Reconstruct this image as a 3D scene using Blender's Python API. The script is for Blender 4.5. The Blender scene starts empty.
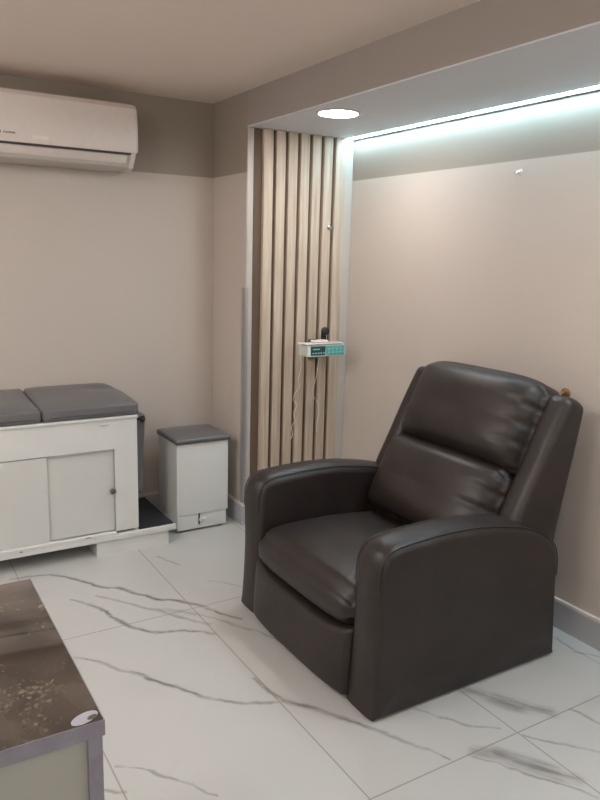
import bpy, bmesh, math, random
from mathutils import Vector, Matrix
random.seed(7)
S = bpy.context.scene
COL = S.collection
PI = math.pi

# ------------------------------------------------------------------ materials
def newmat(name):
    m = bpy.data.materials.new(name); m.use_nodes = True
    nt = m.node_tree
    return m, nt, nt.nodes['Principled BSDF']

def lin(c):
    return tuple((v/12.92 if v <= .04045 else ((v+.055)/1.055)**2.4) for v in c)

def rgb(r, g, b):
    return lin((r/255, g/255, b/255)) + (1,)

def simple(name, col, rough=.5, metal=0., noise=None, bump=0., bscale=200., spec=None, coat=0.):
    """noise = (scale, amount) gives the surface a slight mottling of its own"""
    m, nt, b = newmat(name)
    b.inputs['Base Color'].default_value = col
    b.inputs['Roughness'].default_value = rough
    b.inputs['Metallic'].default_value = metal
    if spec is not None: b.inputs['Specular IOR Level'].default_value = spec
    if coat: b.inputs['Coat Weight'].default_value = coat; b.inputs['Coat Roughness'].default_value = .12
    tc = nt.nodes.new('ShaderNodeTexCoord')
    sc, am = noise or (30., .05)
    n = nt.nodes.new('ShaderNodeTexNoise'); n.inputs['Scale'].default_value = sc; n.inputs['Detail'].default_value = 4
    nt.links.new(tc.outputs['Object'], n.inputs['Vector'])
    mr = nt.nodes.new('ShaderNodeMapRange'); mr.inputs[3].default_value = 1-am; mr.inputs[4].default_value = 1+am
    nt.links.new(n.outputs['Fac'], mr.inputs[0])
    mx = nt.nodes.new('ShaderNodeVectorMath'); mx.operation = 'SCALE'
    mx.inputs[0].default_value = col[:3]
    nt.links.new(mr.outputs[0], mx.inputs['Scale'])
    nt.links.new(mx.outputs[0], b.inputs['Base Color'])
    if bump:
        n2 = nt.nodes.new('ShaderNodeTexNoise'); n2.inputs['Scale'].default_value = bscale; n2.inputs['Detail'].default_value = 3
        nt.links.new(tc.outputs['Object'], n2.inputs['Vector'])
        bp = nt.nodes.new('ShaderNodeBump'); bp.inputs['Strength'].default_value = bump; bp.inputs['Distance'].default_value = .002
        nt.links.new(n2.outputs['Fac'], bp.inputs['Height']); nt.links.new(bp.outputs[0], b.inputs['Normal'])
    return m

def emis(name, col, strength):
    m, nt, b = newmat(name)
    b.inputs['Base Color'].default_value = (.9, .9, .9, 1)
    b.inputs['Emission Color'].default_value = col + (1,) if len(col) == 3 else col
    b.inputs['Emission Strength'].default_value = strength
    return m

PAINT_Z = 1.912
def wall_material():
    m, nt, b = newmat('two_tone_wall_paint')
    L = nt.links.new
    g = nt.nodes.new('ShaderNodeNewGeometry')
    sx = nt.nodes.new('ShaderNodeSeparateXYZ'); L(g.outputs['Position'], sx.inputs[0])
    mr = nt.nodes.new('ShaderNodeMapRange'); mr.inputs[1].default_value = PAINT_Z-.0025; mr.inputs[2].default_value = PAINT_Z+.0025
    L(sx.outputs['Z'], mr.inputs[0])
    mix = nt.nodes.new('ShaderNodeMix'); mix.data_type = 'RGBA'
    mix.inputs[6].default_value = rgb(*LOWER); mix.inputs[7].default_value = rgb(*UPPER)
    L(mr.outputs[0], mix.inputs[0])
    n = nt.nodes.new('ShaderNodeTexNoise'); n.inputs['Scale'].default_value = 3; n.inputs['Detail'].default_value = 5
    L(g.outputs['Position'], n.inputs['Vector'])
    m2 = nt.nodes.new('ShaderNodeMapRange'); m2.inputs[3].default_value = .975; m2.inputs[4].default_value = 1.025
    L(n.outputs['Fac'], m2.inputs[0])
    v = nt.nodes.new('ShaderNodeVectorMath'); v.operation = 'SCALE'
    L(mix.outputs[2], v.inputs[0]); L(m2.outputs[0], v.inputs['Scale']); L(v.outputs[0], b.inputs['Base Color'])
    b.inputs['Roughness'].default_value = .55
    n2 = nt.nodes.new('ShaderNodeTexNoise'); n2.inputs['Scale'].default_value = 90
    L(g.outputs['Position'], n2.inputs['Vector'])
    bp = nt.nodes.new('ShaderNodeBump'); bp.inputs['Strength'].default_value = .06; bp.inputs['Distance'].default_value = .002
    L(n2.outputs['Fac'], bp.inputs['Height']); L(bp.outputs[0], b.inputs['Normal'])
    return m

LOWER = (196, 186, 177)
UPPER = (152, 141, 130)

# veins of the marble tiles: (half width, strength, points on the floor)
VEINS = [
 (.013, .78, [(.5,3.32),(0.669,3.283),(0.731,3.205),(0.81,3.092),(0.842,3.039),(0.895,2.999),(0.925,2.962),(0.966,2.895),(1.018,2.817),(1.109,2.733),(1.158,2.669),(1.21,2.568),(1.262,2.479)]),
 (.011, .70, [(0.686,2.984),(0.748,2.909),(0.79,2.815),(0.794,2.745),(0.836,2.638),(0.915,2.541),(0.966,2.531),(1.022,2.51),(1.112,2.416)]),
 (.010, .60, [(0.582,2.507),(0.679,2.416),(0.706,2.356),(0.774,2.261),(0.845,2.152),(0.897,2.07),(1.008,1.963),(1.11,1.907)]),
 (.012, .62, [(1.101,2.067),(1.136,1.911),(1.203,1.824),(1.295,1.681),(1.357,1.55)]),
 (.008, .40, [(1.173,3.242),(1.238,3.1)]),
 (.006, .25, [(1.287,2.887),(1.411,2.761)]),
 (.007, .45, [(0.545,1.874),(0.613,1.812),(0.68,1.722),(0.749,1.611)]),
 (.006, .40, [(0.486,1.804),(0.533,1.76)]),
 (.036, .52, [(1.735,1.640),(1.785,1.560),(1.830,1.485),(1.898,1.410)]),
 (.036, .55, [(1.530,1.382),(1.586,1.340),(1.632,1.270),(1.672,1.200),(1.705,1.15)]),
 (.006, .5, [(1.50,1.389),(1.56,1.29),(1.641,1.177),(1.699,1.07)]),
 (.007, .45, [(1.72,1.369),(1.791,1.285),(1.871,1.197)]),
 (.006, .40, [(1.973,1.384),(2.001,1.294)]),
 (.007, .45, [(1.506,1.649),(1.545,1.572),(1.612,1.492),(1.678,1.432)]),
 (.006, .55, [(1.309,1.656),(1.357,1.55),(1.403,1.47),(1.432,1.402)]),
 (.006, .50, [(2.325,1.741),(2.305,1.621),(2.352,1.554)]),
 (.012, .40, [(.80,2.97),(.90,2.82),(.99,2.70),(1.06,2.60),(1.118,2.50)]),
 (.020, .28, [(1.0,2.70),(1.06,2.66),(1.115,2.61)]),
 (.008, .40, [(1.13,2.60),(1.18,2.50),(1.26,2.38),(1.31,2.25)]),
 # tiles outside the photograph
 (.012, .5, [(.1,2.4),(-.1,2.2),(-.35,2.1),(-.5,1.8)]),
 (.012, .5, [(-.2,3.2),(-.4,2.9),(-.7,2.75),(-.9,2.5)]),
 (.012, .5, [(.9,.9),(1.2,.6),(1.4,.5),(1.7,.2)]),
]

def vein_seg(nt, P, a, ba, w, k, prev):
    """darkness of one straight vein piece, joined to the pieces before it"""
    N = nt.nodes; L = nt.links.new
    def vm(op): n = N.new('ShaderNodeVectorMath'); n.operation = op; return n
    if prev:      # evaluated one piece after the other, which keeps the shader small
        ch = vm('MULTIPLY_ADD'); L(prev, ch.inputs[0]); ch.inputs[1].default_value = (1e-7, 1e-7, 0); L(P, ch.inputs[2]); P = ch.outputs[0]
    pa = vm('SUBTRACT'); L(P, pa.inputs[0]); pa.inputs[1].default_value = a
    dt = vm('DOT_PRODUCT'); L(pa.outputs[0], dt.inputs[0]); dt.inputs[1].default_value = ba
    h = N.new('ShaderNodeMath'); h.operation = 'MULTIPLY'; h.use_clamp = True
    L(dt.outputs['Value'], h.inputs[0]); h.inputs[1].default_value = 1/max(ba.length_squared, 1e-6)
    sc = vm('SCALE'); sc.inputs[0].default_value = ba; L(h.outputs[0], sc.inputs['Scale'])
    d = vm('DISTANCE'); L(pa.outputs[0], d.inputs[0]); L(sc.outputs[0], d.inputs[1])
    mr = N.new('ShaderNodeMapRange'); mr.interpolation_type = 'SMOOTHSTEP'
    L(d.outputs['Value'], mr.inputs[0]); mr.inputs[1].default_value = 0; mr.inputs[2].default_value = w
    mr.inputs[3].default_value = k; mr.inputs[4].default_value = 0
    mx = N.new('ShaderNodeMath'); mx.operation = 'MAXIMUM'
    if prev: L(prev, mx.inputs[0])
    else: mx.inputs[0].default_value = 0
    L(mr.outputs[0], mx.inputs[1])
    return mx.outputs[0]

def floor_material():
    m, nt, b = newmat('white_marble_tile')
    N = nt.nodes; L = nt.links.new
    g = N.new('ShaderNodeNewGeometry')
    flat = N.new('ShaderNodeVectorMath'); flat.operation = 'MULTIPLY'; flat.inputs[1].default_value = (1, 1, 0)
    L(g.outputs['Position'], flat.inputs[0])
    P0 = flat.outputs[0]
    # warp
    nz = N.new('ShaderNodeTexNoise'); nz.inputs['Scale'].default_value = 9; nz.inputs['Detail'].default_value = 4
    L(P0, nz.inputs['Vector'])
    sb = N.new('ShaderNodeVectorMath'); sb.operation = 'SUBTRACT'; sb.inputs[1].default_value = (.5, .5, .5); L(nz.outputs['Color'], sb.inputs[0])
    sl = N.new('ShaderNodeVectorMath'); sl.operation = 'MULTIPLY'; sl.inputs[1].default_value = (.055, .055, 0); L(sb.outputs[0], sl.inputs[0])
    ad = N.new('ShaderNodeVectorMath'); ad.operation = 'ADD'; L(P0, ad.inputs[0]); L(sl.outputs[0], ad.inputs[1])
    P = ad.outputs[0]
    prev = None
    for w, k, pts in VEINS:
        n = len(pts)-1
        for i in range(n):
            a = Vector((*pts[i], 0)); ba = Vector((*pts[i+1], 0))-a
            e = 1-.35*abs((i+.5)/n*2-1)
            prev = vein_seg(nt, P, a, ba, w*e*1.7, k*e, prev)
    # break the veins up
    n3 = N.new('ShaderNodeTexNoise'); n3.inputs['Scale'].default_value = 1; n3.inputs['Detail'].default_value = 5
    mp3 = N.new('ShaderNodeMapping'); mp3.vector_type = 'TEXTURE'; mp3.inputs['Rotation'].default_value = (0, 0, math.radians(-57)); mp3.inputs['Scale'].default_value = (.11, .016, 1)
    L(P0, mp3.inputs['Vector']); L(mp3.outputs[0], n3.inputs['Vector'])
    mr3 = N.new('ShaderNodeMapRange'); mr3.inputs[1].default_value = .3; mr3.inputs[2].default_value = .62; mr3.inputs[3].default_value = .45; mr3.inputs[4].default_value = 1.5
    L(n3.outputs['Fac'], mr3.inputs[0])
    vv = N.new('ShaderNodeMath'); vv.operation = 'MULTIPLY'; L(prev, vv.inputs[0]); L(mr3.outputs[0], vv.inputs[1])
    # pale clouding
    n4 = N.new('ShaderNodeTexNoise'); n4.inputs['Scale'].default_value = 2.2; n4.inputs['Detail'].default_value = 6; n4.inputs['Distortion'].default_value = 1.2; L(P0, n4.inputs['Vector'])
    mr4 = N.new('ShaderNodeMapRange'); mr4.inputs[1].default_value = .55; mr4.inputs[2].default_value = .85; mr4.inputs[3].default_value = 0; mr4.inputs[4].default_value = .14
    L(n4.outputs['Fac'], mr4.inputs[0])
    tot = N.new('ShaderNodeMath'); tot.operation = 'ADD'; tot.use_clamp = True; L(vv.outputs[0], tot.inputs[0]); L(mr4.outputs[0], tot.inputs[1])
    c1 = N.new('ShaderNodeMix'); c1.data_type = 'RGBA'; c1.inputs[6].default_value = rgb(*FLOOR); c1.inputs[7].default_value = rgb(104, 98, 95)
    L(tot.outputs[0], c1.inputs[0])
    # grout
    sx = N.new('ShaderNodeSeparateXYZ'); L(P0, sx.inputs[0])
    def joint(out, off, per, w):
        a = N.new('ShaderNodeMath'); a.operation = 'SUBTRACT'; L(out, a.inputs[0]); a.inputs[1].default_value = off-per/2
        f = N.new('ShaderNodeMath'); f.operation = 'FLOORED_MODULO'; L(a.outputs[0], f.inputs[0]); f.inputs[1].default_value = per
        s = N.new('ShaderNodeMath'); s.operation = 'SUBTRACT'; L(f.outputs[0], s.inputs[0]); s.inputs[1].default_value = per/2
        ab = N.new('ShaderNodeMath'); ab.operation = 'ABSOLUTE'; L(s.outputs[0], ab.inputs[0])
        mr = N.new('ShaderNodeMapRange'); L(ab.outputs[0], mr.inputs[0]); mr.inputs[1].default_value = w*.5; mr.inputs[2].default_value = w
        mr.inputs[3].default_value = 1; mr.inputs[4].default_value = 0
        return mr.outputs[0]
    jx = joint(sx.outputs['X'], 1.1205, .594, .0034); jy = joint(sx.outputs['Y'], 1.391, 1.272, .0034)
    jm = N.new('ShaderNodeMath'); jm.operation = 'MAXIMUM'; L(jx, jm.inputs[0]); L(jy, jm.inputs[1])
    jk = N.new('ShaderNodeMath'); jk.operation = 'MULTIPLY'; L(jm.outputs[0], jk.inputs[0]); jk.inputs[1].default_value = .62
    c2 = N.new('ShaderNodeMix'); c2.data_type = 'RGBA'; c2.inputs[7].default_value = rgb(120, 114, 108)
    L(jk.outputs[0], c2.inputs[0]); L(c1.outputs[2], c2.inputs[6]); L(c2.outputs[2], b.inputs['Base Color'])
    b.inputs['Roughness'].default_value = .30
    b.inputs['Specular IOR Level'].default_value = .35
    return m

FLOOR = (188, 187, 184)

def counter_material():
    m, nt, b = newmat('polished_brown_marble')
    N = nt.nodes; L = nt.links.new
    tc = N.new('ShaderNodeTexCoord')
    n1 = N.new('ShaderNodeTexNoise'); n1.inputs['Scale'].default_value = 9; n1.inputs['Detail'].default_value = 8; n1.inputs['Distortion'].default_value = .8
    L(tc.outputs['Object'], n1.inputs['Vector'])
    r1 = N.new('ShaderNodeValToRGB')
    r1.color_ramp.elements[0].position = .32; r1.color_ramp.elements[0].color = rgb(30, 24, 21)
    r1.color_ramp.elements[1].position = .72; r1.color_ramp.elements[1].color = rgb(92, 80, 71)
    L(n1.outputs['Fac'], r1.inputs[0])
    n2 = N.new('ShaderNodeTexNoise'); n2.inputs['Scale'].default_value = 110; n2.inputs['Detail'].default_value = 8
    L(tc.outputs['Object'], n2.inputs['Vector'])
    n3 = N.new('ShaderNodeTexNoise'); n3.inputs['Scale'].default_value = 7; L(tc.outputs['Object'], n3.inputs['Vector'])
    pr = N.new('ShaderNodeMath'); pr.operation = 'MULTIPLY'; L(n2.outputs['Fac'], pr.inputs[0]); L(n3.outputs['Fac'], pr.inputs[1])
    mr = N.new('ShaderNodeMapRange'); mr.inputs[1].default_value = .27; mr.inputs[2].default_value = .40; mr.inputs[3].default_value = 0; mr.inputs[4].default_value = .75
    L(pr.outputs[0], mr.inputs[0])
    mx = N.new('ShaderNodeMix'); mx.data_type = 'RGBA'; mx.inputs[7].default_value = rgb(150, 134, 116)
    L(mr.outputs[0], mx.inputs[0]); L(r1.outputs[0], mx.inputs[6])
    L(mx.outputs[2], b.inputs['Base Color'])
    b.inputs['Roughness'].default_value = .06
    b.inputs['IOR'].default_value = 1.7
    b.inputs['Coat Weight'].default_value = .6; b.inputs['Coat IOR'].default_value = 1.65; b.inputs['Coat Roughness'].default_value = .02
    return m

def wood_material():
    m, nt, b = newmat('pale_oak_slat')
    N = nt.nodes; L = nt.links.new
    g = N.new('ShaderNodeNewGeometry')
    mp = N.new('ShaderNodeVectorMath'); mp.operation = 'MULTIPLY'; mp.inputs[1].default_value = (60, 60, 2.2); L(g.outputs['Position'], mp.inputs[0])
    n = N.new('ShaderNodeTexNoise'); n.inputs['Scale'].default_value = 1.; n.inputs['Detail'].default_value = 5; n.inputs['Distortion'].default_value = .4
    L(mp.outputs[0], n.inputs['Vector'])
    r = N.new('ShaderNodeValToRGB')
    r.color_ramp.elements[0].position = .3; r.color_ramp.elements[0].color = rgb(176, 157, 137)
    r.color_ramp.elements[1].position = .7; r.color_ramp.elements[1].color = rgb(206, 189, 170)
    L(n.outputs['Fac'], r.inputs[0]); L(r.outputs[0], b.inputs['Base Color'])
    b.inputs['Roughness'].default_value = .55
    return m

def leather_material():
    m, nt, b = newmat('dark_brown_leather')
    N = nt.nodes; L = nt.links.new
    g = N.new('ShaderNodeNewGeometry')
    n = N.new('ShaderNodeTexNoise'); n.inputs['Scale'].default_value = 6; n.inputs['Detail'].default_value = 5; L(g.outputs['Position'], n.inputs['Vector'])
    r = N.new('ShaderNodeValToRGB')
    r.color_ramp.elements[0].position = .3; r.color_ramp.elements[0].color = rgb(35, 27, 25)
    r.color_ramp.elements[1].position = .75; r.color_ramp.elements[1].color = rgb(49, 40, 37)
    L(n.outputs['Fac'], r.inputs[0]); L(r.outputs[0], b.inputs['Base Color'])
    b.inputs['Roughness'].default_value = .44
    b.inputs['Specular IOR Level'].default_value = .5
    v = N.new('ShaderNodeTexVoronoi'); v.inputs['Scale'].default_value = 420; L(g.outputs['Position'], v.inputs['Vector'])
    n2 = N.new('ShaderNodeTexNoise'); n2.inputs['Scale'].default_value = 14; n2.inputs['Detail'].default_value = 3; L(g.outputs['Position'], n2.inputs['Vector'])
    b1 = N.new('ShaderNodeBump'); b1.inputs['Strength'].default_value = .10; b1.inputs['Distance'].default_value = .001; L(v.outputs['Distance'], b1.inputs['Height'])
    b2 = N.new('ShaderNodeBump'); b2.inputs['Strength'].default_value = .07; b2.inputs['Distance'].default_value = .02; L(n2.outputs['Fac'], b2.inputs['Height'])
    L(b2.outputs[0], b1.inputs['Normal']); L(b1.outputs[0], b.inputs['Normal'])
    return m

M = {}
M['wall'] = wall_material()
M['ceiling'] = simple('ceiling_paint', rgb(232, 219, 209), .7, noise=(2, .02))
M['soffit_face'] = simple('taupe_paint_led_tint', rgb(156, 147, 141), .6, noise=(3, .02))  # upper wall taupe, paler and cooler: the strip's light put into the colour
M['soffit_under'] = simple('pale_paint_led_tint', rgb(206, 209, 215), .6, noise=(3, .02))  # bluish bounce of the light strip tinted into this paint
M['floor'] = floor_material()
M['base'] = simple('grey_baseboard', rgb(176, 175, 180), .35, noise=(8, .05))
M['basecap'] = simple('pale_baseboard_cap', rgb(216, 208, 202), .45)
M['trim'] = simple('white_trim', rgb(188, 180, 172), .45)
M['metal'] = simple('brushed_metal', rgb(166, 164, 163), .42, .4, noise=(40, .08))
M['wood'] = wood_material()
M['slatback'] = simple('brown_slat_backing', rgb(98, 80, 66), .7)
M['white_plastic'] = simple('white_plastic', rgb(222, 212, 206), .25, coat=.2)
M['louvre'] = simple('louvre_plastic', rgb(196, 190, 184), .4)
M['dark_slot'] = simple('dark_slot', rgb(70, 66, 64), .6)
M['ink'] = simple('dark_ink', rgb(60, 56, 56), .5)
M['sticker'] = simple('clear_sticker', rgb(232, 228, 220), .12)
M['cab'] = simple('white_lacquer', rgb(214, 214, 211), .38, noise=(12, .03))
M['cabdoor'] = simple('white_door_board', rgb(204, 204, 200), .4, noise=(9, .03))
M['grey_vinyl'] = simple('grey_vinyl', rgb(104, 102, 104), .36, bump=.1, bscale=300)
M['dark_vinyl'] = simple('dark_vinyl_edge', rgb(66, 65, 68), .45)
M['black_mat'] = simple('black_rubber_mat', rgb(38, 38, 44), .7)
M['black'] = simple('black_plastic', rgb(28, 28, 30), .4)
M['chip'] = simple('bare_board_chip', rgb(110, 96, 84), .8)
M['knob'] = simple('dark_grey_knob', rgb(96, 92, 90), .35, .3)
M['leather'] = leather_material()
M['piping'] = simple('leather_piping', rgb(58, 51, 50), .36)
M['counter'] = counter_material()
M['counter_panel'] = simple('sage_grey_panel', rgb(166, 168, 159), .5, noise=(5, .03))
M['edge_metal'] = simple('dull_steel_edging', rgb(148, 145, 156), .36, .5, noise=(30, .32))
M['teal'] = simple('teal_keypad', rgb(92, 166, 162), .4, noise=(60, .1))
M['lcd'] = simple('dark_teal_screen', rgb(44, 74, 78), .2)
M['lcdmark'] = simple('pale_screen_mark', rgb(142, 194, 188), .4)
M['pump_white'] = simple('pale_green_white_plastic', rgb(214, 224, 218), .3)
M['cable'] = simple('white_cable', rgb(220, 214, 206), .5)
M['chrome'] = simple('chrome', rgb(210, 208, 204), .2, .9)
M['gold'] = simple('brown_gold_hook', rgb(138, 104, 74), .4, .4)
M['led'] = emis('led_diffuser', (.52, .84, 1.), 7.2)
M['lamp'] = emis('lamp_diffuser', (1., .95, .92), 13.5)
M['fill_glow'] = emis('fill_lamp_diffuser', (1., .97, .95), 6.2)  # glow of the added drum lamps
M['mark'] = simple('pale_worn_mark', rgb(166, 164, 172), .3)

# ------------------------------------------------------------------ mesh helpers
def link(name, verts, faces, mat, parent=None, smooth=True, angle=35, origin=None):
    me = bpy.data.meshes.new(name)
    o = Vector((0, 0, 0))
    if origin is not None: o = Vector(origin)
    off = Vector(parent_world(parent)) if parent else o
    me.from_pydata([tuple(Vector(v)-off) for v in verts], [], faces)
    bm = bmesh.new(); bm.from_mesh(me)
    bmesh.ops.remove_doubles(bm, verts=bm.verts, dist=1e-6)
    bmesh.ops.recalc_face_normals(bm, faces=bm.faces)
    for f in bm.faces: f.smooth = smooth
    bm.to_mesh(me); bm.free()
    if smooth: me.set_sharp_from_angle(angle=math.radians(angle))
    mats = mat if isinstance(mat, (list, tuple)) else [mat]
    for x in mats: me.materials.append(x)
    ob = bpy.data.objects.new(name, me); COL.objects.link(ob)
    if parent: ob.parent = parent
    else: ob.location = o
    return ob

def parent_world(p):
    v = Vector((0, 0, 0))
    while p: v += p.location; p = p.parent
    return v

class Geo:
    def __init__(s): s.v = []; s.f = []
    def add(s, v, f):
        k = len(s.v); s.v += [tuple(x) for x in v]; s.f += [tuple(i+k for i in q) for q in f]; return s
    def box(s, a, b, bev=.0):
        (x0, y0, z0), (x1, y1, z1) = a, b
        if bev <= 0:
            v = [(x, y, z) for x in (x0, x1) for y in (y0, y1) for z in (z0, z1)]
            return s.add(v, [(0,1,3,2),(4,6,7,5),(0,4,5,1),(2,3,7,6),(0,2,6,4),(1,5,7,3)])
        return s.add(*rbox(((x0+x1)/2, (y0+y1)/2, (z0+z1)/2), (x1-x0, y1-y0, z1-z0), bev, 1, 2))
    def tube(s, pts, r, n=8, caps=True):
        pts = [Vector(p) for p in pts]; rings = []
        t0 = (pts[1]-pts[0]).normalized()
        up = Vector((0, 0, 1)) if abs(t0.z) < .9 else Vector((1, 0, 0))
        side = t0.cross(up).normalized()
        for i, p in enumerate(pts):
            t = (pts[min(i+1, len(pts)-1)]-pts[max(i-1, 0)]).normalized()
            side = (side-t*side.dot(t)).normalized(); b2 = t.cross(side)
            rr = r[i] if isinstance(r, (list, tuple)) else r
            rings.append([p+rr*(math.cos(2*PI*k/n)*side+math.sin(2*PI*k/n)*b2) for k in range(n)])
        v = [q for ring in rings for q in ring]; f = []
        for i in range(len(pts)-1):
            for k in range(n):
                f.append((i*n+k, i*n+(k+1) % n, (i+1)*n+(k+1) % n, (i+1)*n+k))
        if caps:
            f.append(tuple(range(n))); f.append(tuple((len(pts)-1)*n+k for k in range(n)))
        return s.add(v, f)
    def lathe(s, c, axis, prof, n=24):
        """prof = list of (distance along axis, radius)"""
        ax = Vector(axis).normalized(); u = ax.orthogonal().normalized(); w = ax.cross(u); c = Vector(c)
        v = []; f = []
        for d, r in prof:
            r = max(r, 1e-5)
            v += [c+ax*d+r*(math.cos(2*PI*k/n)*u+math.sin(2*PI*k/n)*w) for k in range(n)]
        for i in range(len(prof)-1):
            for k in range(n): f.append((i*n+k, i*n+(k+1) % n, (i+1)*n+(k+1) % n, (i+1)*n+k))
        f.append(tuple(range(n))); f.append(tuple((len(prof)-1)*n+k for k in range(n)))
        return s.add(v, f)
    def prism(s, outline, a, b, fn):
        """outline 2D, extruded from a to b; fn(u, v, t) -> xyz"""
        n = len(outline)
        v = [fn(p[0], p[1], a) for p in outline]+[fn(p[0], p[1], b) for p in outline]
        f = [(i, (i+1) % n, n+(i+1) % n, n+i) for i in range(n)]+[tuple(range(n)), tuple(range(n, 2*n))]
        return s.add(v, f)
    def make(s, name, mat, parent=None, **k): return link(name, s.v, s.f, mat, parent, **k)

def axis_pts(h, r, seg, ncorner):
    """sample positions along one half extent box: dense in the rounded ends"""
    inner = h-r; pts = []
    for i in range(ncorner): pts.append(-h+r*(1-math.cos(PI/2*i/ncorner)) if False else -h+r*i/ncorner)
    for i in range(seg+1): pts.append(-inner+2*inner*i/seg)
    for i in range(1, ncorner+1): pts.append(inner+r*i/ncorner)
    return pts

def rbox(c, size, r, seg=1, nc=4, fn=None, R=None):
    """rounded box; fn(x,y,z in -1..1 of the box, p local) -> p local ; R optional 3x3"""
    hx, hy, hz = size[0]/2, size[1]/2, size[2]/2
    r = min(r, hx*.999, hy*.999, hz*.999)
    sg = seg if isinstance(seg, (tuple, list)) else (seg, seg, seg)
    ax = [axis_pts(h, r, q, nc) for h, q in zip((hx, hy, hz), sg)]
    H = (hx, hy, hz); V = []; F = []; idx = {}
    def vert(p):
        key = tuple(round(q, 6) for q in p)
        if key in idx: return idx[key]
        inn = Vector([max(-(H[k]-r), min(H[k]-r, p[k])) for k in range(3)])
        d = Vector(p)-inn
        # even angular spread in the rounded part
        e = Vector([math.tan(d[k]/r*PI/4) for k in range(3)])
        q = inn+e.normalized()*r if e.length > 1e-9 else inn
        u = Vector([p[k]/H[k] for k in range(3)])
        if fn: q = Vector(fn(u, q))
        if R is not None: q = R @ q
        idx[key] = len(V); V.append(tuple(q+Vector(c))); return idx[key]
    for k in range(3):
        a, b = [i for i in range(3) if i != k]
        for sgn in (-1, 1):
            for i in range(len(ax[a])-1):
                for j in range(len(ax[b])-1):
                    quad = []
                    for (ii, jj) in ((i, j), (i+1, j), (i+1, j+1), (i, j+1)):
                        p = [0, 0, 0]; p[k] = sgn*H[k]; p[a] = ax[a][ii]; p[b] = ax[b][jj]
                        quad.append(vert(p))
                    if len(set(quad)) == 4: F.append(tuple(quad))
    return V, F

def catmull(pts, n=8, closed=False):
    out = []; P = [Vector((*p, 0)) if len(p) == 2 else Vector(p) for p in pts]; N = len(P)
    rng = N if closed else N-1
    for i in range(rng):
        g = lambda k: P[k % N] if closed else P[max(0, min(N-1, k))]
        a, b, c, d = g(i-1), g(i), g(i+1), g(i+2)
        for t in range(n):
            t /= n
            out.append(.5*((2*b)+(c-a)*t+(2*a-5*b+4*c-d)*t*t+(3*b-a-3*c+d)*t**3))
    if not closed: out.append(P[-1])
    return out

def pillow_extrude(outline, y0, y1, ry, rin, wfn=None, nl=6, puff=0.):
    """outline: closed xz polygon; edges rounded towards both faces. wfn(x,z)-> inset weight 0..1"""
    n = len(outline); O = [Vector((p[0], p[1])) for p in outline]
    area = sum(O[i].x*O[(i+1) % n].y-O[(i+1) % n].x*O[i].y for i in range(n))
    sg = 1 if area > 0 else -1
    nor = []
    for i in range(n):
        t = (O[(i+1) % n]-O[i-1]).normalized(); nor.append(Vector((-t.y, t.x))*sg)
    lay = []
    for k in range(nl+1):
        th = PI/2*(1-k/nl); lay.append((y0+ry*(1-math.cos(PI/2-th)) if False else y0+ry*(1-math.cos(PI/2*k/nl)) if False else y0+ry*(1-math.sin(th)) if False else y0+ry*(1-math.cos(PI/2*k/nl)), rin*(1-math.sin(PI/2*k/nl))))
    lay2 = [(y1-(y-y0), ins) for y, ins in reversed(lay)]
    L = lay+lay2; V = []; F = []
    for y, ins in L:
        for i in range(n):
            w = wfn(*O[i]) if wfn else 1
            p = O[i]+nor[i]*ins*w
            V.append((p.x, y, p.y))
    m = len(L)
    for k in range(m-1):
        for i in range(n): F.append((k*n+i, k*n+(i+1) % n, (k+1)*n+(i+1) % n, (k+1)*n+i))
    # caps as fans of a shrunken ring, so they shade evenly
    for base, y, s2 in ((0, L[0][0], -1), ((m-1)*n, L[-1][0], 1)):
        ring = [V[base+i] for i in range(n)]
        cx = sum(p[0] for p in ring)/n; cz = sum(p[2] for p in ring)/n
        prev = base
        for q, fr in enumerate((.7, .35)):
            st = len(V)
            for p in ring: V.append((cx+(p[0]-cx)*fr, y+s2*puff*(1-fr*fr), cz+(p[2]-cz)*fr))
            for i in range(n): F.append((prev+i, prev+(i+1) % n, st+(i+1) % n, st+i))
            prev = st
        F.append(tuple(prev+i for i in range(n)))
    return V, F

# ------------------------------------------------------------------ object helpers
def thing(name, label, cat, loc, group=None):
    o = bpy.data.objects.new(name, None); COL.objects.link(o); o.location = loc
    o.empty_display_size = .1
    return tag(o, label, cat, group)

def tag(o, label, cat, group=None):
    o['label'] = label; o['category'] = cat
    if group: o['group'] = group
    return o

def struct(name, geo, mat, label=None, parent=None, **k):
    o = geo.make(name, mat, parent, **k)
    if not parent: o['kind'] = 'structure'
    if label: o['label'] = label
    return o

# ------------------------------------------------------------------ the room
XL, YF, YB, XP, XR, YS = -1.7, -1.5, 3.86, 1.756, 2.40, 3.448
ZC, ZS, T = 2.305, 2.135, .12
struct('floor', Geo().box((XL-T, YF-T, -.10), (XR+T, YB+T, 0)), M['floor'], 'white veined marble floor tiles', smooth=False)
struct('ceiling', Geo().box((XL-T, YF-T, ZC), (XR+T, YB+T, ZC+.1)), M['ceiling'], 'plain warm beige ceiling', smooth=False)
struct('wall_back', Geo().box((XL-T, YB, 0), (XP, YB+T, ZC)), M['wall'], 'beige back wall with a darker taupe band at the top', smooth=False)
struct('wall_left', Geo().box((XL-T, YF-T, 0), (XL, YB, ZC)), M['wall'], smooth=False)
struct('wall_front', Geo().box((XL, YF-T, 0), (XR+T, YF, ZC)), M['wall'], smooth=False)
struct('wall_right', Geo().box((XR, YF, 0), (XR+T, YS, ZC)), M['wall'], 'beige right wall of the alcove with a taupe band under the light strip', smooth=False)
struct('wall_pier', Geo().box((XP, YS, 0), (XR+T, YB+T, ZC)), M['wall'], 'narrow taupe and beige pier beside the slat panel', smooth=False)
g = Geo().box((XP, YF, ZS+.002), (XR, YS, ZC))
struct('ceiling_soffit', g, M['soffit_face'], 'dropped taupe soffit along the right side', smooth=False)
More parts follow.
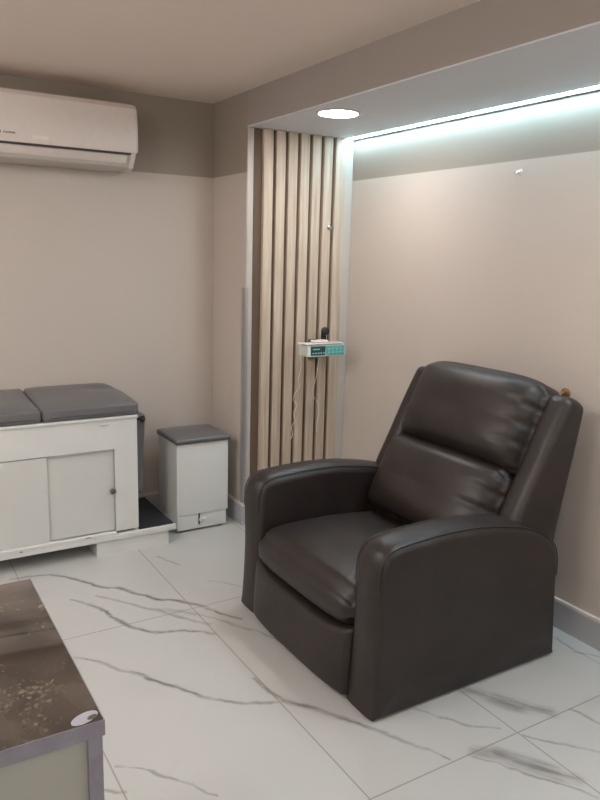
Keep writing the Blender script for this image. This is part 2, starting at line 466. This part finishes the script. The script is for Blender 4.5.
struct('ceiling_soffit_underside', Geo().box((XP+.001, YF, ZS-.004), (2.352, YS-.0, ZS+.002)), M['soffit_under'], 'pale grey underside of the soffit', smooth=False)

# baseboards
def baseboard(name, a, b, cap):
    o = struct(name, Geo().box(a, b), M['base'], smooth=False)
    c = Geo().box(*cap).make('baseboard_cap', M['basecap'], o, smooth=False)
    return o
BH = .113
baseboard('baseboard_right', (XR-.014, YF, 0), (XR, YS-.03, BH), ((XR-.016, YF, BH), (XR, YS-.03, BH+.012)))
baseboard('baseboard_pier', (XP-.014, YS-.02, 0), (XP, YB-.014, BH), ((XP-.016, YS-.02, BH), (XP, YB-.016, BH+.012)))
baseboard('baseboard_back', (XL, YB-.014, 0), (XP, YB, BH), ((XL, YB-.016, BH), (XP, YB, BH+.012)))
baseboard('baseboard_left', (XL, YF, 0), (XL+.014, YB-.014, BH), ((XL, YF, BH), (XL+.016, YB-.016, BH+.012)))

# corner trims
struct('trim_1', Geo().box((XP+.003, YS-.005, 0), (1.794, YS, ZS-.004), .001), M['trim'], 'white strip at the left edge of the slat panel')
struct('trim_2', Geo().box((2.350, YS-.030, 0), (XR, YS, ZS-.004), .002), M['trim'], 'white strip at the right edge of the slat panel')

# slatted panel
sp = thing('slat_panel', 'pale wood vertical slat panel in the alcove corner behind the recliner', 'wall panel', (2.07, YS, 0))
Geo().box((1.794, YS-.008, 0.0), (2.350, YS-.0005, ZS-.004)).make('backing', M['slatback'], sp, smooth=False)
g = Geo()
xs = [1.842+.0738*i for i in range(6)]
for x in xs: g.box((x-.002, YS-.034, 0), (x+.051, YS-.008, ZS-.004), .002)
g.box((xs[-1]+.0738, YS-.032, 0), (2.350, YS-.008, ZS-.004), .002)
g.make('slats', M['wood'], sp)

cg = tag(Geo().box((XP-.004, YS-.0045, .125), (XP-.0005, YS+.034, 1.323)).box((XP-.004, YS-.0080, .125), (XP+.012, YS-.0052, 1.323)).make('corner_guard', M['metal'], origin=(XP, YS, .125), smooth=False),
         'brushed metal corner guard on the lower pier edge beside the slats', 'corner guard')

# ------------------------------------------------------------------ lights of the room, with added fill lamps
def downlight(x, y, z, r, mat, label, group):
    t = thing('ceiling_downlight', label, 'ceiling light', (x, y, z), group)
    Geo().lathe((x, y, z), (0, 0, -1), [(0, r+.012), (.004, r+.012), (.007, r+.006), (.006, r), (0, r)], 40).make('rim', M['white_plastic'], t)
    Geo().lathe((x, y, z), (0, 0, -1), [(.001, r-.0005), (.005, r-.0005), (.0055, r*.6)], 40).make('diffuser', mat, t)
    return t
downlight(1.905, 2.845, ZS-.004, .088, M['lamp'], 'round glowing downlight in the soffit in front of the slats', 'soffit downlights')
for y in (1.25, -.35):
    downlight(1.905, y, ZS-.004, .088, M['lamp'], 'round soffit downlight outside the photograph nearer the camera', 'soffit downlights')
def fill_drum(x, y):  # unseen lamp, added so its glowing sides brighten ceiling and walls
    t = thing('added_fill_lamp', 'unseen opal drum lamp added on the main ceiling to brighten the room', 'ceiling light', (x, y, ZC), 'added fill lamps')
    Geo().lathe((x, y, ZC), (0, 0, -1), [(0, .185), (.022, .185), (.022, .175)], 40).make('base', M['white_plastic'], t)
    Geo().lathe((x, y, ZC), (0, 0, -1), [(.022, .178), (.085, .178), (.10, .168), (.105, .12), (.106, .001)], 40).make('diffuser', M['fill_glow'], t)
for x, y in ((-.35, 1.95), (-1.15, 2.75), (-1.15, 1.0), (-.45, -.95)): fill_drum(x, y)

ls = thing('led_strip', 'long cool white light strip where the soffit meets the right wall', 'light strip', (2.37, 1.0, ZS))
Geo().box((2.352, YF+.01, ZS-.0030), (2.4003, YS-.031, ZS+.0026)).make('profile', M['base'], ls, smooth=False)
Geo().box((2.3525, YF+.02, ZS-.0050), (2.380, YS-.032, ZS-.003), .0008).make('diffuser', M['led'], ls)
Geo().box((2.3810, YF+.01, ZS-.0085), (2.3999, YS-.031, ZS-.003)).make('lip', M['base'], ls, smooth=False)

# ------------------------------------------------------------------ air conditioner
ac = thing('air_conditioner', 'white wall mounted air conditioner high on the back wall', 'air conditioner', (.82, YB, 1.9))
AX0, AX1 = .395, 1.248
def acfn(y, z, t): return (t, y, z)
body = [(3.859, 2.222), (3.70, 2.218), (3.655, 2.203), (3.638, 2.182), (3.632, 2.10), (3.630, 1.985), (3.634, 1.974), (3.66, 1.972), (3.72, 1.93), (3.859, 1.915)]
g = Geo()
nb = len(body)
secs = [(AX0, .90), (AX0+.006, .965), (AX0+.02, 1.), (AX1-.02, 1.), (AX1-.006, .965), (AX1, .90)]
cyy, czz = 3.859, 2.08
V = []; F = []
for x, s in secs:
    for (y, z) in body: V.append((x, cyy+(y-cyy)*(1-(1-s)*.35), czz+(z-czz)*(1-(1-s)*.8)))
for k in range(len(secs)-1):
    for i in range(nb): F.append((k*nb+i, k*nb+(i+1) % nb, (k+1)*nb+(i+1) % nb, (k+1)*nb+i))
F.append(tuple(range(nb))); F.append(tuple((len(secs)-1)*nb+i for i in range(nb)))
link('casing', V, F, M['white_plastic'], ac, angle=30)
# outlet under the panel with its louvre
under = [(3.645, 1.975), (3.652, 1.962), (3.690, 1.912), (3.72, 1.902), (3.859, 1.900), (3.859, 1.96)]
Geo().prism(under, AX0+.02, AX1-.035, acfn).make('air_outlet', M['louvre'], ac, angle=25)
ends = [(3.640, 1.976), (3.650, 1.955), (3.688, 1.908), (3.72, 1.898), (3.858, 1.897), (3.858, 1.978)]
for a_, b_ in ((AX1-.036, AX1-.012), (AX0+.012, AX0+.022)): Geo().prism(ends, a_, b_, acfn).make('end_cap', M['white_plastic'], ac, angle=25)
lv = [(3.6445, 1.966), (3.648, 1.968), (3.688, 1.9165), (3.685, 1.9145)]
Geo().prism([(3.642, 1.9605), (3.648, 1.9655), (3.675, 1.9315), (3.669, 1.9265)], AX0+.06, AX1-.055, acfn).make('louvre', M['white_plastic'], ac, smooth=False)
Geo().prism([(3.6345, 1.9745), (3.640, 1.9785), (3.6475, 1.9685), (3.642, 1.9645)], AX0+.03, AX1-.037, acfn).make('outlet_slot', M['dark_slot'], ac, smooth=False)
# illegible maker's mark: a small block and a few short letter strokes
g = Geo(); yf = 3.6298
g.box((.590, yf, 2.006), (.606, yf+.003, 2.019))
x = .618
for i, (w, h) in enumerate(((.011, .008), (.007, .008), (.008, .010), (.007, .008), (.006, .009))):
    g.box((x, yf, 2.008), (x+.002, yf+.003, 2.008+h)); g.box((x+w-.002, yf, 2.008), (x+w, yf+.003, 2.008+h*.9)); g.box((x, yf, 2.008+h*.45), (x+w, yf+.003, 2.008+h*.45+.002)); x += w+.0025
g.make('maker_mark', M['ink'], ac, smooth=False)
Geo().box((.742, yf-.0001, 1.995), (.815, yf+.003, 2.010)).make('sticker', M['sticker'], ac, smooth=False)

# ------------------------------------------------------------------ examination table
et = thing('examination_table', 'white cabinet examination table with grey padded top against the back wall', 'examination table', (.30, 3.60, 0))
TX0, TX1, TY0, TY1 = -.72, 1.128, 3.38, 3.84
g = Geo()
g.box((TX0, TY0, .545), (TX1, TY0+.018, .692))                       # top rail
g.box((1.013, TY0, .118), (TX1, TY0+.018, .545))                     # right stile
g.box((TX0, TY0, .118), (TX0+.11, TY0+.018, .545))
g.box((TX0, TY0+.018, .08), (TX0+.018, TY1, .692)); g.box((TX1-.018, TY0+.018, .08), (TX1, TY1, .692))
g.box((TX0, TY1-.012, .08), (TX1, TY1, .692))
g.box((TX0, TY0-.012, .077), (TX1, TY1, .102))
g.make('cabinet', M['cab'], et, smooth=False)
Geo().box((TX0-.004, TY0-.006, .692), (TX1+.004, TY1, .706), .003).make('top_board', M['cab'], et)
d1 = Geo().box((.690, TY0+.013, .122), (1.010, TY0+.024, .5415)).make('sliding_door', M['cabdoor'], et, smooth=False)
Geo().lathe((.998, TY0+.013, .331), (0, -1, 0), [(0, .009), (.010, .008), (.014, .014), (.022, .0155), (.027, .010), (.028, .001)], 20).make('knob', M['knob'], d1)
d2 = Geo().box((TX0+.11, TY0+.002, .120), (.692, TY0+.0085, .5405)).make('sliding_door', M['cabdoor'], et, smooth=False)
Geo().box((.692, TY0+.0005, .541), (1.013, TY0+.0095, .545)).box((1.0105, TY0+.0005, .120), (1.0128, TY0+.0095, .541)).make('door_gap', M['base'], et, smooth=False)
g = Geo().box((TX0+.10, TY0-.013, .100), (1.012, TY0+.012, .119), .003); g.make('bottom_track', M['cab'], et)
for x, w, z in ((.548, .014, .100), (.855, .026, .112), (1.013, .008, .110)):
    Geo().box((x, TY0-.0145, z), (x+w, TY0-.0125, z+.004)).make('chipped_edge', M['chip'], et, smooth=False)
Geo().box((.945, TY0-.0035, .6655), (.985, TY0+.001, .676), .001).make('label_plate', M['louvre'], et)
# plinths and tread
g = Geo().box((.912, TY0-.004, 0), (1.286, TY1, .076)); g.make('plinth', M['cab'], et, smooth=False)
g = Geo().box((TX0-.10, TY0-.004, 0), (TX0+.28, TY1, .076)); g.make('plinth', M['cab'], et, smooth=False)
Geo().box((.905, TY0-.014, .0765), (1.326, TY1, .1035), .002).make('tread_board', M['cab'], et)
Geo().box((TX1+.004, TY0+.004, .1035), (1.318, TY1-.006, .108)).make('tread_mat', M['black_mat'], et, smooth=False)
# padded top, two sections
def pad(x0, x1, parent, dent=None):
    w, d, h = x1-x0, TY1-TY0+.01, .075
    def f(u, p):
        top = max(0, u.z)
        q = Vector(p)
        q.z += top*(.018*(1-u.x**4)*(1-u.y**4)+.012*u.y)
        if dent: q.x -= .045*max(0, u.x)**3*max(0, u.y)**2
        if dent:
            q.z -= top*dent[2]*math.exp(-(((p.x-dent[0])/.085)**2+((p.y-dent[1])/.05)**2))
        return q
    v, fc = rbox(((x0+x1)/2, (TY0+TY1)/2, .7065+h/2), (w, d, h), .020, (14, 10, 2), 4, f)
    return link('cushion', v, fc, M['grey_vinyl'], parent, angle=60)
c1 = pad(TX0, .6775, et); c2 = pad(.680, TX1+.012, et, (.12, .08, .016))
for c, a, b in ((c1, TX0, .6775), (c2, .680, TX1+.012)):
    g = Geo().tube([(a+.03, TY0-.0045, .727), (b-.03, TY0-.0045, .727)], .0025, 6); g.make('seam', M['dark_vinyl'], c)
# hanging leg flap at the right end
v, fc = rbox((1.158, 3.60, .485), (.050, .34, .42), .018, (2, 6, 8), 4, lambda u, p: Vector((p.x*(1+.25*u.z)+.004*u.z, p.y, p.z)))
fl = link('leg_flap', v, fc, M['grey_vinyl'], et, angle=60)
for y in (3.46, 3.74): Geo().tube([(1.140, y, .70), (1.152, y, .685)], .010, 8).make('hinge', M['black'], fl)
Geo().lathe((1.160, 3.425, .672), (1, -.3, 0), [(-.02, .007), (.0, .007), (.004, .016), (.018, .017), (.024, .010)], 16).make('lock_knob', M['black'], et)
g = Geo().tube([tuple(p) for p in catmull([(1.128, 3.50, .27), (1.150, 3.47, .262), (1.175, 3.475, .275), (1.180, 3.52, .262), (1.16, 3.56, .23), (1.13, 3.60, .235)], 6)], .0035, 6)
g.make('cord', M['cable'], et)

# ------------------------------------------------------------------ stool
st = thing('box_stool', 'small white box stool with grey padded seat beside the examination table', 'stool', (1.52, 3.61, 0))
SX0, SX1, SY0, SY1 = 1.374, 1.674, 3.473, 3.752
Geo().box((SX0, SY0, .098), (SX1, SY1, .500), .003).make('body', M['cab'], st)
Geo().box((SX0+.003, SY0+.006, .012), (SX1-.008, SY1-.003, .098), .002).make('plinth', M['cab'], st)
for x in (SX0+.03, SX1-.035):
    for y in (SY0+.035, SY1-.03): Geo().lathe((x, y, 0), (0, 0, 1), [(0, .014), (.012, .014)], 12).make('foot', M['knob'], st)
def sf(u, p):
    q = Vector(p); t = max(0, u.z); q.z += t*.026*(1-u.x**2*.97)*(1-u.y**2*.97); return q
v, fc = rbox(((SX0+SX1)/2+.002, (SY0+SY1)/2-.003, 0.5155), (SX1-SX0+.020, SY1-SY0+.020, .018), .008, (10, 10, 1), 3, sf)
se = link('seat_cushion', v, fc, M['grey_vinyl'], st, angle=60)
Geo().box((SX0-.007, SY0-.012, .5), (SX1+.012, SY1+.006, .509), .004).make('cushion_band', M['dark_vinyl'], st)
Geo().box((1.499, SY0-.001, .036), (1.505, SY0+.010, .097)).make('latch_strip', M['black'], st, smooth=False)
Geo().lathe((1.512, SY0+.006, .064), (0, -1, 0), [(0, .006), (.008, .006), (.010, .013), (.018, .014), (.022, .006)], 14).box((1.508, SY0-.016, .056), (1.538, SY0-.008, .074), .003).make('latch_knob', M['pump_white'], st)

# ------------------------------------------------------------------ recliner
rc = thing('recliner_armchair', 'dark brown leather recliner armchair standing in the alcove', 'armchair', (1.77, 2.14, 0))
LE = M['leather']
arm_pts = [(1.327, .006), (1.326, .25), (1.324, .42), (1.324, .49), (1.328, .535), (1.345, .575), (1.375, .598), (1.42, .609), (1.52, .616), (1.62, .619), (1.75, .614), (1.87, .598), (1.97, .577), (2.06, .548), (2.13, .510), (2.178, .462), (2.200, .405), (2.206, .33), (2.207, .15), (2.206, .006)]
def dense(pts, n=6):
    c = [(p.x, p.y) for p in catmull(pts, n)]
    # close along the bottom
    a, b = c[-1], c[0]
    c += [(a[0]+(b[0]-a[0])*k/24, a[1]) for k in range(1, 24)]
    return c
ao = dense(arm_pts)
def wts(x, z): return max(0., min(1., (z-.006)/.30))*.75+.12 if z < .40 else .87+.13*min(1, (z-.40)/.1)
def arm(y0, y1, side):
    v, f = pillow_extrude(ao, y0, y1, .062, .046, wts, 8, 0.)
    v = [(x, y+side*.004*max(0, min(1, (z-.3)/.3)), z) for x, y, z in v]
    o = link('armrest', v, f, LE, rc, angle=50)
    # welt seams following the arm's outline
    for ys, sgn in ((y0+.0135, -1), (y1-.0135, 1)):
        pts = []
        n = len(ao)
        for i in range(14, 6*len(arm_pts)-16):
            p = Vector(ao[i]); t = (Vector(ao[i+1])-Vector(ao[i-1])).normalized(); nn = Vector((t.y, -t.x))
            d = .0125*wts(*ao[i])
            q = p+nn*d
            pts.append((q.x, ys+side*.004*max(0, min(1, (q.y-.3)/.3)), q.y))
        Geo().tube(pts[::2], .0022, 6).make('welt_seam', M['piping'], o)
    return o
arm(1.666, 1.816, -1); arm(2.478, 2.624, 1)
# frame and back shell
g = Geo().box((1.40, 1.80, .03), (2.17, 2.49, .26)); g.make('base_frame', LE, rc, smooth=False)
for x in (1.37, 2.14):
    for y in (1.75, 2.54): Geo().lathe((x, y, 0), (0, 0, 1), [(0, .022), (.020, .026)], 14).make('foot', M['black'], rc)
# footrest panel (folded) and seat cushion
def panelf(u, p):
    q = Vector(p); fr = max(0, -u.x)
    q.x -= fr*(.020*(1-u.y**4)+.014*(1-u.z**2)*(1-u.y**6))
    q.x -= .012*(1-u.z)*.5*fr
    q.z += (.030*u.y**4 if u.z > 0 else 0)*max(0, u.z)
    return q
v, f = rbox((1.385, 2.148, .127), (.12, .676, .224), .020, (3, 14, 8), 4, panelf)
link('footrest_panel', v, f, LE, rc, angle=60)
def seatf(u, p):
    q = Vector(p); fr = max(0, -u.x); t = max(0, u.z); bt = max(0, -u.z)
    q.z += t*.030*(1-u.y**4)*(1-.55*((u.x+.35)**2)/1.8)
    q.z -= t*.022*max(0, u.x)
    q.z -= t*.030*fr**6
    q.x -= fr*.026*(1-u.y**4)*(1-.6*u.z*u.z)
    q.z += bt*.030*u.y**6*fr
    q.x += fr*.004*u.y**8
    return q
v, f = rbox((1.655, 2.149, .320), (.66, .684, .155), .056, (14, 14, 3), 6, seatf)
sc_ = link('seat_cushion', v, f, LE, rc, angle=60)

# reclined back: local frame  n = towards the sitter, e = up along the lean
TH = math.radians(23.5)
e = Vector((math.sin(TH), 0, math.cos(TH))); nrm = Vector((-math.cos(TH), 0, math.sin(TH))); yv = Vector((0, 1, 0))
O = Vector((1.940, 2.141, .36))
Rb = Matrix((nrm, yv, e)).transposed()           # columns: n, y, e
def backpad(name, s0, s1, y0, y1, thick, front, bul, gathers, topround, low=0.):
    h = s1-s0; w = y1-y0
    c = O+e*((s0+s1)/2)+nrm*(front-thick/2)+yv*((y0+y1)/2-2.141)
    def f(u, p):
        q = Vector(p); fr = max(0, u.x)
        q.x += fr*bul*(1-abs(u.y)**3.2)*(1-abs(u.z)**3.0)
        q.x += fr*low*max(0, -u.z)*(1-u.z*u.z)*2*(1-u.y**4)
        q.x -= fr*.028*abs(u.y)**6
        q.z -= topround*max(0, u.z)**2*abs(u.y)**5
        # gathers radiating from the side seams
        for sgn, am in gathers:
            k = max(0, (u.y*sgn-.56)/.44)
            if k > 0:
                ph = u.z*15.5+sgn*1.3+k*1.6*u.z
                env = k**1.1*(1-.25*k)*(1-u.z**4)
                q.x += fr*am*env*(math.sin(ph)+.45*math.sin(ph*1.9+.6))
                q.y -= sgn*am*.35*env*math.cos(ph)
        # broad soft waviness of the leather
        q.x += fr*.004*math.sin(u.y*3.1+u.z*2.2)*(1-u.y**2)
        return q
    v, fc = rbox(c, (thick, w, h), min(.055, thick*.48), (4, 44, 34), 6, f, Rb)
    return link(name, v, fc, LE, rc, angle=70)
backpad('lumbar_cushion', .015, .395, 1.806, 2.512, .19, .088, .058, ((-1, .0052), (1, .002)), .03, .02)
backpad('head_cushion', .365, .755, 1.796, 2.500, .19, .066, .062, ((-1, .0052), (1, .002)), .035, .015)
# side wings and shell between them
wing_pts = [(1.935, .42), (1.962, .56), (2.035, .71), (2.115, .87), (2.172, .975), (2.190, 1.003), (2.210, 1.012), (2.246, 1.004), (2.280, .985), (2.292, .962), (2.286, .92), (2.262, .79), (2.234, .66), (2.205, .52), (2.188, .44), (2.150, .40), (2.05, .39)]
wo = [(p.x, p.y) for p in catmull(wing_pts, 5, True)]
for y0, y1 in ((1.692, 1.800), (2.468, 2.562)):
    v, f = pillow_extrude(wo, y0, y1, .040, .030, None, 6, .004)
    wg = link('side_wing', v, f, LE, rc, angle=55)
sh = [(2.06, .40), (2.10, .60), (2.155, .78), (2.225, .95), (2.240, .995), (2.262, .990), (2.276, .962), (2.25, .79), (2.215, .62), (2.19, .46), (2.13, .40)]
so = [(p.x, p.y) for p in catmull(sh, 4, True)]
v, f = pillow_extrude(so, 1.80, 2.482, .02, .015, None, 4)
link('back_shell', v, f, LE, rc, angle=55)

rc.location = (1.767, 2.130, 0)

# ------------------------------------------------------------------ counter in the foreground
ct = thing('reception_counter', 'brown marble topped counter with steel edging at the lower left', 'counter', (-.30, 1.17, 0))
CX0, CX1, CY0, CY1, CZ = -.95, .250, .913, 1.426, .8485
tp = Geo().box((CX0, CY0+.0015, CZ-.020), (CX1-.0015, CY1-.0015, CZ-.0002), .0008).make('top', M['counter'], ct)
g = Geo().box((CX0, CY0, CZ-.0245), (CX1, CY0+.0015, CZ)).box((CX1-.0015, CY0+.0015, CZ-.0245), (CX1, CY1, CZ)).box((CX0, CY1-.0015, CZ-.0245), (CX1-.0015, CY1, CZ))
g.make('top_edging', M['edge_metal'], ct, smooth=False)
Geo().box((CX0+.02, CY0+.010, .06), (CX1-.024, CY1-.012, CZ-.0205)).make('panel', M['counter_panel'], ct, smooth=False)
for (x0, x1, y0, y1) in ((CX1-.024, CX1-.003, CY0+.003, CY0+.028), (CX1-.024, CX1-.003, CY1-.028, CY1-.003), (CX0+.003, CX0+.024, CY0+.003, CY0+.028), (CX0+.003, CX0+.024, CY1-.028, CY1-.003)):
    Geo().box((x0, y0, 0), (x1, y1, CZ-.0205), .001).make('corner_post', M['edge_metal'], ct)
Geo().box((CX1-.0035, CY0+.029, .0), (CX1-.003, CY0+.030, .01)).v
# a pale worn patch with a dark chip at the corner of the top
g = Geo()
def blob(cx, cy, a, b, z, rot, n=28):
    vs = [(cx+math.cos(rot)*a*math.cos(t)-math.sin(rot)*b*math.sin(t), cy+math.sin(rot)*a*math.cos(t)+math.cos(rot)*b*math.sin(t), z) for t in [2*PI*k/n for k in range(n)]]
    low = [(x, y, z-.0006) for x, y, _ in vs]
    return vs+low, [tuple(range(n))]+[(k, (k+1) % n, n+(k+1) % n, n+k) for k in range(n)]+[tuple(range(2*n-1, n-1, -1))]
g.add(*blob(.226, .930, .021, .0115, CZ+.0002, .35)); g.make('worn_patch', M['mark'], ct, smooth=False)
g = Geo(); g.add(*blob(.236, .927, .0075, .0048, CZ+.0005, .35)); g.make('chip', M['knob'], ct, smooth=False)

# ------------------------------------------------------------------ infusion pump on its bracket
PU = thing('infusion_pump', 'teal and white infusion pump on a bracket in front of the slats', 'infusion pump', (2.14, 3.33, .97))
px0, px1, pz0, pz1, py0, py1 = 2.038, 2.280, .962, 1.030, 3.25, 3.355
v, f = rbox(((px0+px1)/2, (py0+py1)/2, (pz0+pz1)/2), (px1-px0, py1-py0, pz1-pz0), .012, (2, 2, 2), 3, lambda u, p: Vector((p.x*(1-.03*u.z), p.y+.004*max(0, -u.y)*u.z, p.z)))
pb = link('housing', v, f, M['pump_white'], PU, angle=40)
yf = py0-.001
Geo().box((px0+.014, yf-.002, pz0+.009), (px0+.108, yf+.010, pz1-.010), .001).make('screen', M['lcd'], PU)
g = Geo()
for i in range(5): g.box((px0+.024+i*.017, yf-.003, pz0+.018), (px0+.034+i*.017, yf, pz0+.025)); 
g.box((px0+.026, yf-.003, pz0+.040), (px0+.070, yf, pz0+.046)); g.make('screen_mark', M['lcdmark'], PU, smooth=False)
Geo().box((px0+.112, yf-.002, pz0+.007), (px1-.010, yf+.010, pz1-.010), .001).make('keypad', M['teal'], PU)
g = Geo()
for i in range(5):
    for j in range(2): g.box((px0+.124+i*.025, yf-.004, pz0+.018+j*.019), (px0+.136+i*.025, yf, pz0+.028+j*.019), .001)
g.make('buttons', M['lcdmark'], PU)
Geo().box((px0-.022, py0-.004, 1.030), (px1-.016, py1-.03, 1.037), .003).box((px0-.014, py0+.01, 1.024), (px0+.03, py1-.03, 1.031)).make('top_tray', M['white_plastic'], PU)
Geo().box((px0+.05, py0+.02, 1.037), (px1-.10, py1-.04, 1.050), .006).make('syringe_holder', M['white_plastic'], PU)
Geo().lathe((2.200, 3.345, 1.090), (-.35, -1, .1), [(-.012, .008), (0, .022), (.010, .024), (.022, .022), (.027, .012), (.028, .001)], 20).make('clamp_knob', M['black'], PU)
Geo().box((2.186, 3.346, 1.025), (2.214, 3.362, 1.095), .003).make('clamp', M['black'], PU)
Geo().box((2.155, 3.36, .985), (2.195, YS-.0341, 1.015), .002).box((2.135, YS-.040, .93), (2.215, YS-.0339, 1.04), .001).make('wall_bracket', M['knob'], PU)
cab = [[(2.02, 3.30, .968), (2.03, 3.31, .90), (2.02, 3.32, .83), (2.035, 3.33, .79), (2.008, 3.33, .755), (2.000, 3.33, .72), (2.022, 3.33, .69), (2.004, 3.33, .64), (2.012, 3.33, .60), (1.990, 3.33, .565), (2.000, 3.33, .53), (1.988, 3.33, .50)],
       [(2.14, 3.30, .968), (2.135, 3.31, .86), (2.120, 3.32, .78), (2.128, 3.33, .73), (2.160, 3.33, .69), (2.170, 3.33, .63), (2.158, 3.33, .58), (2.165, 3.34, .52)]]
g = Geo()
for c in cab: g.tube([tuple(p) for p in catmull(c, 6)], .0022, 6)
g.make('cable', M['cable'], PU)

# ------------------------------------------------------------------ hooks
def hook(loc, nx, ny, mat, label, s=1.):
    n = Vector((nx, ny, 0)); t = Vector((-ny, nx, 0)); p = Vector(loc)
    h = thing('wall_hook', label, 'hook', loc)
    def q(a, b, c): return tuple(p+n*a*s+t*b*s+Vector((0, 0, c*s)))
    Geo().lathe(p, n, [(0, .013*s), (.004*s, .013*s), (.006*s, .009*s)], 16).make('plate', mat, h)
    Geo().tube([tuple(x) for x in catmull([q(.004, 0, .002), q(.020, 0, 0), q(.030, 0, -.010), q(.026, 0, -.020), q(.034, 0, -.012), q(.040, 0, .004)][:3]+[q(.036, 0, .006)], 4)], .0045*s, 8).make('prong', mat, h)
    return h
hook((XR, 2.207, 1.864), -1, 0, M['white_plastic'], 'small white hook high on the right wall below the taupe band', .9)
hook((XR, 1.870, .985), -1, 0, M['gold'], 'brown hook on the right wall just above the recliner back', 1.6)
hook((2.250, YS-.034, 1.655), 0, -1, M['chrome'], 'small silver hook on the slat panel above the pump', 1.1)

# ------------------------------------------------------------------ camera
cam = bpy.data.cameras.new('camera'); co = bpy.data.objects.new('camera', cam); COL.objects.link(co)
Rm = ((0.85495, -0.51804, 0.02628), (0.08009, 0.18189, 0.98005), (0.51249, 0.83579, -0.197))
mat = Matrix.Identity(4)
for i in range(3):
    mat[i][0] = Rm[0][i]; mat[i][1] = Rm[1][i]; mat[i][2] = -Rm[2][i]
mat[2][3] = 1.5
co.matrix_world = mat
cam.sensor_fit = 'HORIZONTAL'; cam.sensor_width = 36; cam.lens = 36*719.98/600
cam.clip_start = .02
S.camera = co

w = bpy.data.worlds.new('world'); S.world = w; w.use_nodes = True
w.node_tree.nodes['Background'].inputs[0].default_value = (.9, .85, .8, 1)
w.node_tree.nodes['Background'].inputs[1].default_value = .05
S.view_settings.view_transform = 'Standard'; S.view_settings.look = 'None'
S.view_settings.gamma = 1; S.view_settings.exposure = 2.66
S.view_settings.use_curve_mapping = False
S.cycles.max_bounces = 10; S.cycles.diffuse_bounces = 6
